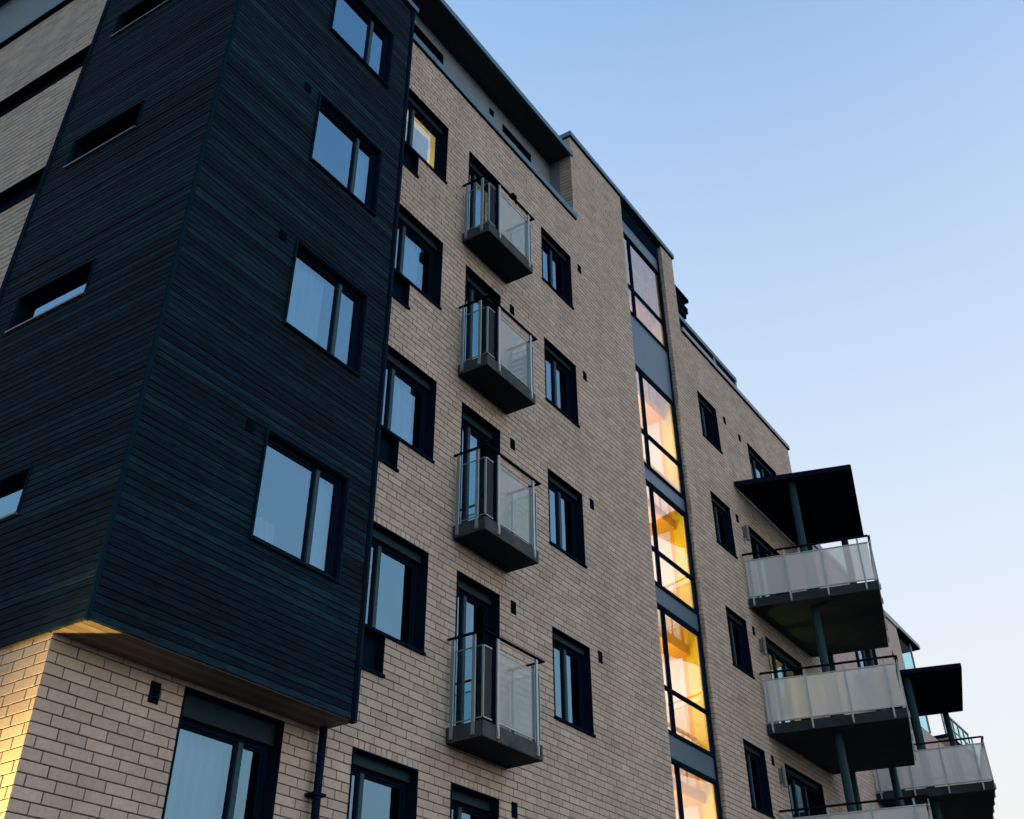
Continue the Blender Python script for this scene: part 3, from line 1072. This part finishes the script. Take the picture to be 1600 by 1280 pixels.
# interior
SY1 = 12.2
SZ0, SZ1 = -1.6, 19.2
st = MB()
st.quad((SX0 - 0.1, SY1, SZ0), (SX1 + 0.1, SY1, SZ0), (SX1 + 0.1, SY1, SZ1), (SX0 - 0.1, SY1, SZ1))
st.quad((SX0 - 0.1, YG + 0.06, SZ0), (SX0 - 0.1, SY1, SZ0), (SX0 - 0.1, SY1, SZ1), (SX0 - 0.1, YG + 0.06, SZ1))
well = st.build('stairwell', M['offwhite'], house)
for ya, yb, mt in ((YG + 0.06, 9.27, 'yellow'), (9.27, 9.36, 'orange'), (9.36, SY1, 'offwhite')):
    st = MB()
    st.quad((SX1 - 0.08, ya, SZ0), (SX1 - 0.08, ya, SZ1), (SX1 - 0.08, yb, SZ1), (SX1 - 0.08, yb, SZ0))
    st.build('stair_side_wall', M[mt], well)
st = MB()
st.quad((SX0 - 0.1, YG + 0.06, SZ1), (SX0 - 0.1, SY1, SZ1), (SX1, SY1, SZ1), (SX1, YG + 0.06, SZ1))
st.build('stair_ceiling', M['offwhite'], well)
lampm = emit_mat('stair_lamp_glow', (1.0, 0.80, 0.42), 0.6)
for k, zf in enumerate((0.3, 3.19, 6.08, 8.97, 11.86, 14.75)):
    # half landing against the glass wall, two flights, yellow painted undersides
    ld = MB()
    ld.box(SX0, SX1 - 0.1, 11.4, SY1 - 0.01, zf - 0.2, zf)
    ld.build('landing', M['offwhite'], well)
    fl = MB()
    n = 8
    for s in range(n):
        y = 11.9 - s * 0.19
        z = zf + (s + 1) * 0.26
        fl.box(SX0 + 1.15, SX1 - 0.12, y - 0.19, y, z - 0.42, z)
    fl.build('stair_flight', M['orange'], well)
    hl = MB()
    hl.box(SX0, SX1 - 0.085, 9.2, 10.35, zf + 2.1, zf + 2.32)
    hl.build('half_landing', M['orange'], well)
    rl = MB()
    rl.bar((SX0, 9.24, zf + 3.3), (SX1 - 0.12, 9.24, zf + 3.3), 0.05, 0.05)
    rl.bar((SX0, 9.24, zf + 2.9), (SX1 - 0.12, 9.24, zf + 2.9), 0.025, 0.025)
    for s_ in range(5):
        x = SX0 + 0.2 + s_ * 0.45
        rl.bar((x, 9.24, zf + 2.3), (x, 9.24, zf + 3.3), 0.03, 0.03)
    rl.build('stair_railing', M['orange'], well)
    la = MB()
    la.tube((SX0 + 1.0, 11.6, zf + 2.62), (SX0 + 1.0, 11.6, zf + 2.69), 0.16)
    lo = la.build('stair_lamp', lampm, well)
    lamp('stair_lamp_light', (SX0 + 0.75, 9.75, zf + 1.15), 3.2 if k < 5 else 0.9, (1.0, 0.90, 0.72), lo, 0.15)

# ------------------------------------------------------------------ skewed balcony towers
def tower(dx, dz, label, floors):
    ct = thing('balcony_tower', (26 + dx, 7.4, GZ), label, 'balconies', 'balcony towers standing askew on columns')
    can = [(23.58 + dx, 8.78), (24.46 + dx, 5.98), (28.38 + dx, 7.01), (27.9 + dx, 8.78)]
    zc = 13.37 + dz
    cm = MB()
    cm.prism(can, zc, zc + 0.03)
    co_ = cm.build('canopy', M['canopy'], ct)
    fm = MB()
    for a, b in zip(can[:3], can[1:]):
        fm.bar((*a, zc + 0.06), (*b, zc + 0.06), 0.04, 0.13)
    fm.build('canopy_fascia', M['canopy'], co_)
    # joists under the canopy
    d1 = Vector((can[1][0] - can[0][0], can[1][1] - can[0][1], 0))
    d2 = Vector((can[2][0] - can[1][0], can[2][1] - can[1][1], 0))
    for k in range(1, 14):
        a = Vector((*can[1], zc - 0.008)) + d2 * (k / 14)
        lim = (8.78 - a.y) / (-d1.y)
        b = a - d1 * min(0.96, lim * 0.97)
        j = MB()
        j.bar(a - d1.normalized() * 0.05, b, 0.05, 0.016)
        j.build('canopy_board', M['canopy'], co_)
    for cx_, cy_ in ((24.27, 7.5), (27.98, 7.45), (27.55, 8.35)):
        cc = MB()
        cc.tube((cx_ + dx, cy_, GZ), (cx_ + dx, cy_, zc), 0.095, 18)
        cc.build('column', M['column'], ct, smooth=True)
    P0, P1, P2, P3 = (23.4 + dx, 8.78), (24.19 + dx, 5.87), (27.93 + dx, 6.88), (27.43 + dx, 8.78)
    for kf in range(floors):
        zb = 10.07 + dz - 2.90 * kf
        s = MB()
        s.prism([P0, P1, P2, P3], zb, zb + 0.21)
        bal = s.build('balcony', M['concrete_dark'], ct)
        for (A, Bp) in ((P0, P1), (P1, P2), (P2, P3)):
            A, Bp = Vector((*A, 0)), Vector((*Bp, 0))
            d = (Bp - A)
            ln = d.length
            d.normalize()
            nrm = d.cross(Vector((0, 0, 1)))
            if nrm.dot(Vector(((P0[0] + P2[0]) / 2, (P0[1] + P2[1]) / 2, 0)) - A) > 0:
                nrm = -nrm
            npost = max(2, round(ln / 0.87) + 1)
            pos = [0.13 + (ln - 0.13 - 0.27) * i / (npost - 1) for i in range(npost)]
            for q in pos:
                p = MB()
                c = A + d * q + nrm * 0.02
                p.bar(c + Vector((0, 0, zb + 0.02)), c + Vector((0, 0, zb + 1.30)), 0.042, 0.025, up=nrm)
                po = p.build('post', M['steel'], bal)
                bo = MB()
                bo.bar(c + nrm * 0.02 + Vector((0, 0, zb + 0.04)), c + nrm * 0.02 + Vector((0, 0, zb + 0.17)), 0.034, 0.02, up=nrm)
                bo.build('fixing_plate', M['steel'], po)
            h = MB()
            h.bar(A + nrm * 0.02 + Vector((0, 0, zb + 1.325)), Bp + nrm * 0.02 + Vector((0, 0, zb + 1.325)), 0.06, 0.035)
            h.build('handrail', M['rail_dark'], bal)
            fr = MB()
            for z in (zb + 0.255, zb + 1.165):
                fr.bar(A + d * 0.03 + Vector((0, 0, z)), Bp - d * 0.03 + Vector((0, 0, z)), 0.03, 0.025)
            fr.build('panel_rail', M['steel'], bal)
            cuts = [0.04] + pos[1:-1] + [ln - 0.04]
            for a, b in zip(cuts, cuts[1:]):
                gm = MB()
                e, f_ = A + d * (a + 0.008), A + d * (b - 0.008)
                z0, z1 = Vector((0, 0, zb + 0.268)), Vector((0, 0, zb + 1.152))
                gm.quad(e + z0, f_ + z0, f_ + z1, e + z1)
                gm.build('glass_panel', M['glass_frost'], bal)
    return ct
tower(0, 0, 'stack of frosted-glass balconies under the larger dark canopy, nearest the yellow stairwell', 4)
tower(7.42, -2.89, 'lower stack of frosted-glass balconies farther right, partly behind the nearer stack', 3)

# ------------------------------------------------------------------ farther wings
far = thing('apartment_building', (33, 12, GZ), 'lower grey-beige brick wing behind the right-hand balconies, with glazed roof corner', 'building')
holes = [(31.6, 33.9, 14.04 - 2.2 - 1.4 - 2.89 * k, 14.04 - 1.5 - 2.89 * k) for k in range(4)] + [(36.0, 36.15, 12.55, 12.85)]
mb = MB()
grid_wall(mb, 28.74, 37.35, GZ, 14.04, holes, lambda a, z: (a, YF, z))
mb.quad((37.35, YF, GZ), (37.35, 16, GZ), (37.35, 16, 14.0), (37.35, YF, 14.0))
mb.quad((28.74, YF + 0.3, 11.0), (37.35, YF + 0.3, 11.0), (37.35, YF + 0.3, 11.1), (28.74, YF + 0.3, 11.1))
mb.build('wall', M['brick_far'], far)
for k in range(4):
    window(far, 31.6, 33.9, 14.04 - 2.2 - 1.4 - 2.89 * k, 14.04 - 1.5 - 2.89 * k, YF, depth=0.16, splits=(0.36, 0.66), sill=False)
B('vent_grille', 'plastic', far, 35.98, 36.17, YF + 0.02, YF + 0.05, 12.5, 12.9)
B('roof_coping', 'metal_lilac', far, 28.8, 37.4, 8.74, 9.3, 14.045, 14.16)
mb = MB()
mb.box(28.9, 40.2, 8.78, 14, 14.165, 14.30)
mb.build('roof_overhang', M['metal_lilac'], far)
mb = MB()
mb.box(37.36, 40.15, 8.80, 14, 14.12, 14.16)
mb.build('roof_soffit', M['canopy'], far)
B('corner_post', 'steel', far, 39.28, 39.34, 8.9, 8.96, 11.0, 14.12)
q = MB()
q.quad((37.36, 8.93, 11.0), (39.28, 8.93, 11.0), (39.28, 8.93, 14.12), (37.36, 8.93, 14.12))
q.build('corner_pane', M['glass_rail'], far)
q = MB()
q.quad((39.34, 8.93, 11.0), (40.05, 9.6, 11.0), (40.05, 9.6, 14.12), (39.34, 8.93, 14.12))
q.build('corner_pane', M['glass_rail'], far)
mb = MB()
mb.box(37.36, 41.2, 8.95, 16, GZ, 11.0)
mb.build('lower_wall', M['brick_far'], far)

end = thing('apartment_building', (44, 12, GZ), 'distant lowest brick wing with a railed roof terrace, glimpsed behind the farther balconies', 'building')
mb = MB()
mb.box(41.25, 45.2, 8.8, 16, GZ, 11.3)
mb.build('wall', M['brick_far'], end)
B('roof_coping', 'canopy', end, 41.22, 45.26, 8.74, 9.4, 11.305, 11.42)
tr_ = MB()
for i in range(6):
    x = 41.4 + i * 0.74
    tr_.box(x - 0.025, x + 0.025, 8.84, 8.89, 11.42, 12.3)
tr_.box(41.37, 45.15, 8.83, 8.90, 12.3, 12.36)
tr_.box(41.37, 45.15, 8.84, 8.88, 11.85, 11.89)
trr = tr_.build('terrace_railing', M['steel'], end)
for i in range(5):
    x = 41.4 + i * 0.74
    q = MB()
    q.quad((x + 0.03, 8.865, 11.45), (x + 0.71, 8.865, 11.45), (x + 0.71, 8.865, 12.28), (x + 0.03, 8.865, 12.28))
    q.build('glass_panel', M['glass_rail'], trr)

# ------------------------------------------------------------------ things in the windows and on the balconies
def curtain(x0, x1, z0, z1, y, label, mat='curtain', folds=6, amp=0.035):
    n = 60
    mb = MB()
    pts = []
    ph = random.uniform(0, 6)
    for i in range(n + 1):
        u = i / n
        pts.append((x0 + (x1 - x0) * u, y + amp * math.sin(folds * 2 * math.pi * u + ph + 0.9 * math.sin(5 * u + ph))))
    m = 4
    for (dy, flip) in ((0.0, False), (0.004, True)):
        base = len(mb.v)
        for k in range(m + 1):
            z = z0 + (z1 - z0) * k / m
            s = 1.0 - 0.35 * k / m
            for (x, yy) in pts:
                mb.v.append((x, y + (yy - y) * s + dy, z))
        for k in range(m):
            for i in range(n):
                a = base + k * (n + 1) + i
                f_ = (a, a + 1, a + n + 2, a + n + 1)
                mb.f.append(tuple(reversed(f_)) if flip else f_)
                mb.t.append(0.5)
    o = mb.build('curtain', M[mat], None)
    for p in o.data.polygons:
        p.use_smooth = True
    tag(o, label, 'curtain')
    return o
curtain(7.43, 8.45, 1.2, 3.66, YF + 0.33, 'long white curtain behind the big window under the timber bay', folds=7, amp=0.05)
curtain(7.52, 8.25, 8.28, 9.52, YBOX + 0.2, 'pale curtain filling the second bay window from the bottom', folds=5, amp=0.02)
curtain(7.54, 7.98, 5.42, 5.78, YBOX + 0.2, 'bunched pale curtain in the lower left corner of the lowest bay window', folds=4, amp=0.03)
curtain(8.5, 8.84, 5.42, 6.64, YBOX + 0.2, 'narrow pale curtain in the right sash of the lowest bay window', folds=2, amp=0.02)
curtain(8.5, 8.84, 11.2, 12.4, YBOX + 0.2, 'narrow pale curtain in the right sash of the third bay window', folds=2, amp=0.02)
curtain(10.55, 11.0, TOP[3] - 1.4, TOP[3] - 0.15, YF + 0.3, 'pale curtain in the third window down beside the timber bay', folds=3)
curtain(10.5, 10.9, TOP[2] - 1.4, TOP[2] - 0.15, YF + 0.3, 'pale curtain in the second window down beside the timber bay', folds=3)
curtain(11.9, 12.35, TOP[1] - 2.2, TOP[1] - 0.2, YF + 0.34, 'cream curtain at the left of the topmost balcony door', 'curtain_cream', folds=3)
curtain(12.42, 12.9, TOP[1] - 2.2, TOP[1] - 0.2, YF + 0.36, 'cream curtain at the right of the topmost balcony door', 'curtain_cream', folds=3)
curtain(12.4, 12.85, TOP[3] - 2.2, TOP[3] - 0.2, YF + 0.34, 'white curtain behind the third balcony door from the top', folds=3)
bl = MB()
bl.box(10.36, 11.02, YF + 0.33, YF + 0.337, TOP[1] - 1.4, TOP[1] - 0.28)
bo = bl.build('roller_blind', M['curtain_cream'], None)
tag(bo, 'cream roller blind in the topmost lit window beside the timber bay', 'blind')

rk = thing('drying_rack', (12.9, 8.5, BALZ[2] + 0.2), 'slatted folding rack leaning inside the second balcony from the top', 'rack')
for dy in (8.30, 8.62):
    B('leg', 'panel_blue', rk, 12.95, 12.98, dy - 0.015, dy + 0.015, BALZ[2] + 0.2, BALZ[2] + 0.95)
for k in range(6):
    B('slat', 'panel_blue', rk, 12.98, 13.0, 8.27, 8.65, BALZ[2] + 0.34 + 0.105 * k, BALZ[2] + 0.40 + 0.105 * k)
cl = thing('clamp_hook', (12.5, 8.2, BALZ[1] + 1.36), 'small dark clamp hanging on the handrail of the topmost small balcony', 'clamp')
B('clamp_jaw', 'plastic', cl, 12.42, 12.54, 8.15, 8.25, BALZ[1] + 1.379, BALZ[1] + 1.44)
B('clamp_arm', 'plastic', cl, 12.50, 12.53, 8.14, 8.168, BALZ[1] + 1.22, BALZ[1] + 1.378)

# lamp at the entrance side, below the picture: its light reaches the corner bricks
wl = MB()
wl.bar((XL - 0.002, 10.2, 0.86), (XL - 1.3, 10.4, 0.9), 0.05, 0.05)
wl.box(XL - 0.06, XL - 0.002, 10.1, 10.3, 0.72, 1.0)
wlo = wl.build('entrance_lamp', M['frame'], house)
wb = MB()
wb.tube((XL - 1.05, 10.2, 0.60), (XL - 1.05, 10.2, 0.80), 0.05)
wb.build('lamp_shade', emit_mat('entrance_lamp_glow', (1.0, 0.72, 0.30), 0.4), wlo)
wc = MB()
wc.tube((XL - 1.05, 10.2, 0.80), (XL - 1.05, 10.2, 0.83), 0.185, 20)
wc.build('lamp_cap', M['frame'], wlo)
lamp('entrance_lamp_light', (XL - 1.05, 10.2, 0.47), 240, (1.0, 0.58, 0.15), wlo, 0.08)
# light in the flat behind the second pair of balcony doors
lamp('room_light', (24.95, 9.45, TOP[3] - 1.5), 9, (1.0, 0.55, 0.16), None, 0.15)
lamp('room_light', (10.7, 10.4, TOP[1] - 0.35), 6.0, (1.0, 0.66, 0.24), None, 0.15)
lamp('room_light', (12.4, 10.4, TOP[1] - 0.4), 2.0, (1.0, 0.80, 0.55), None, 0.15)  # fill light added to brighten the curtains at the topmost balcony door
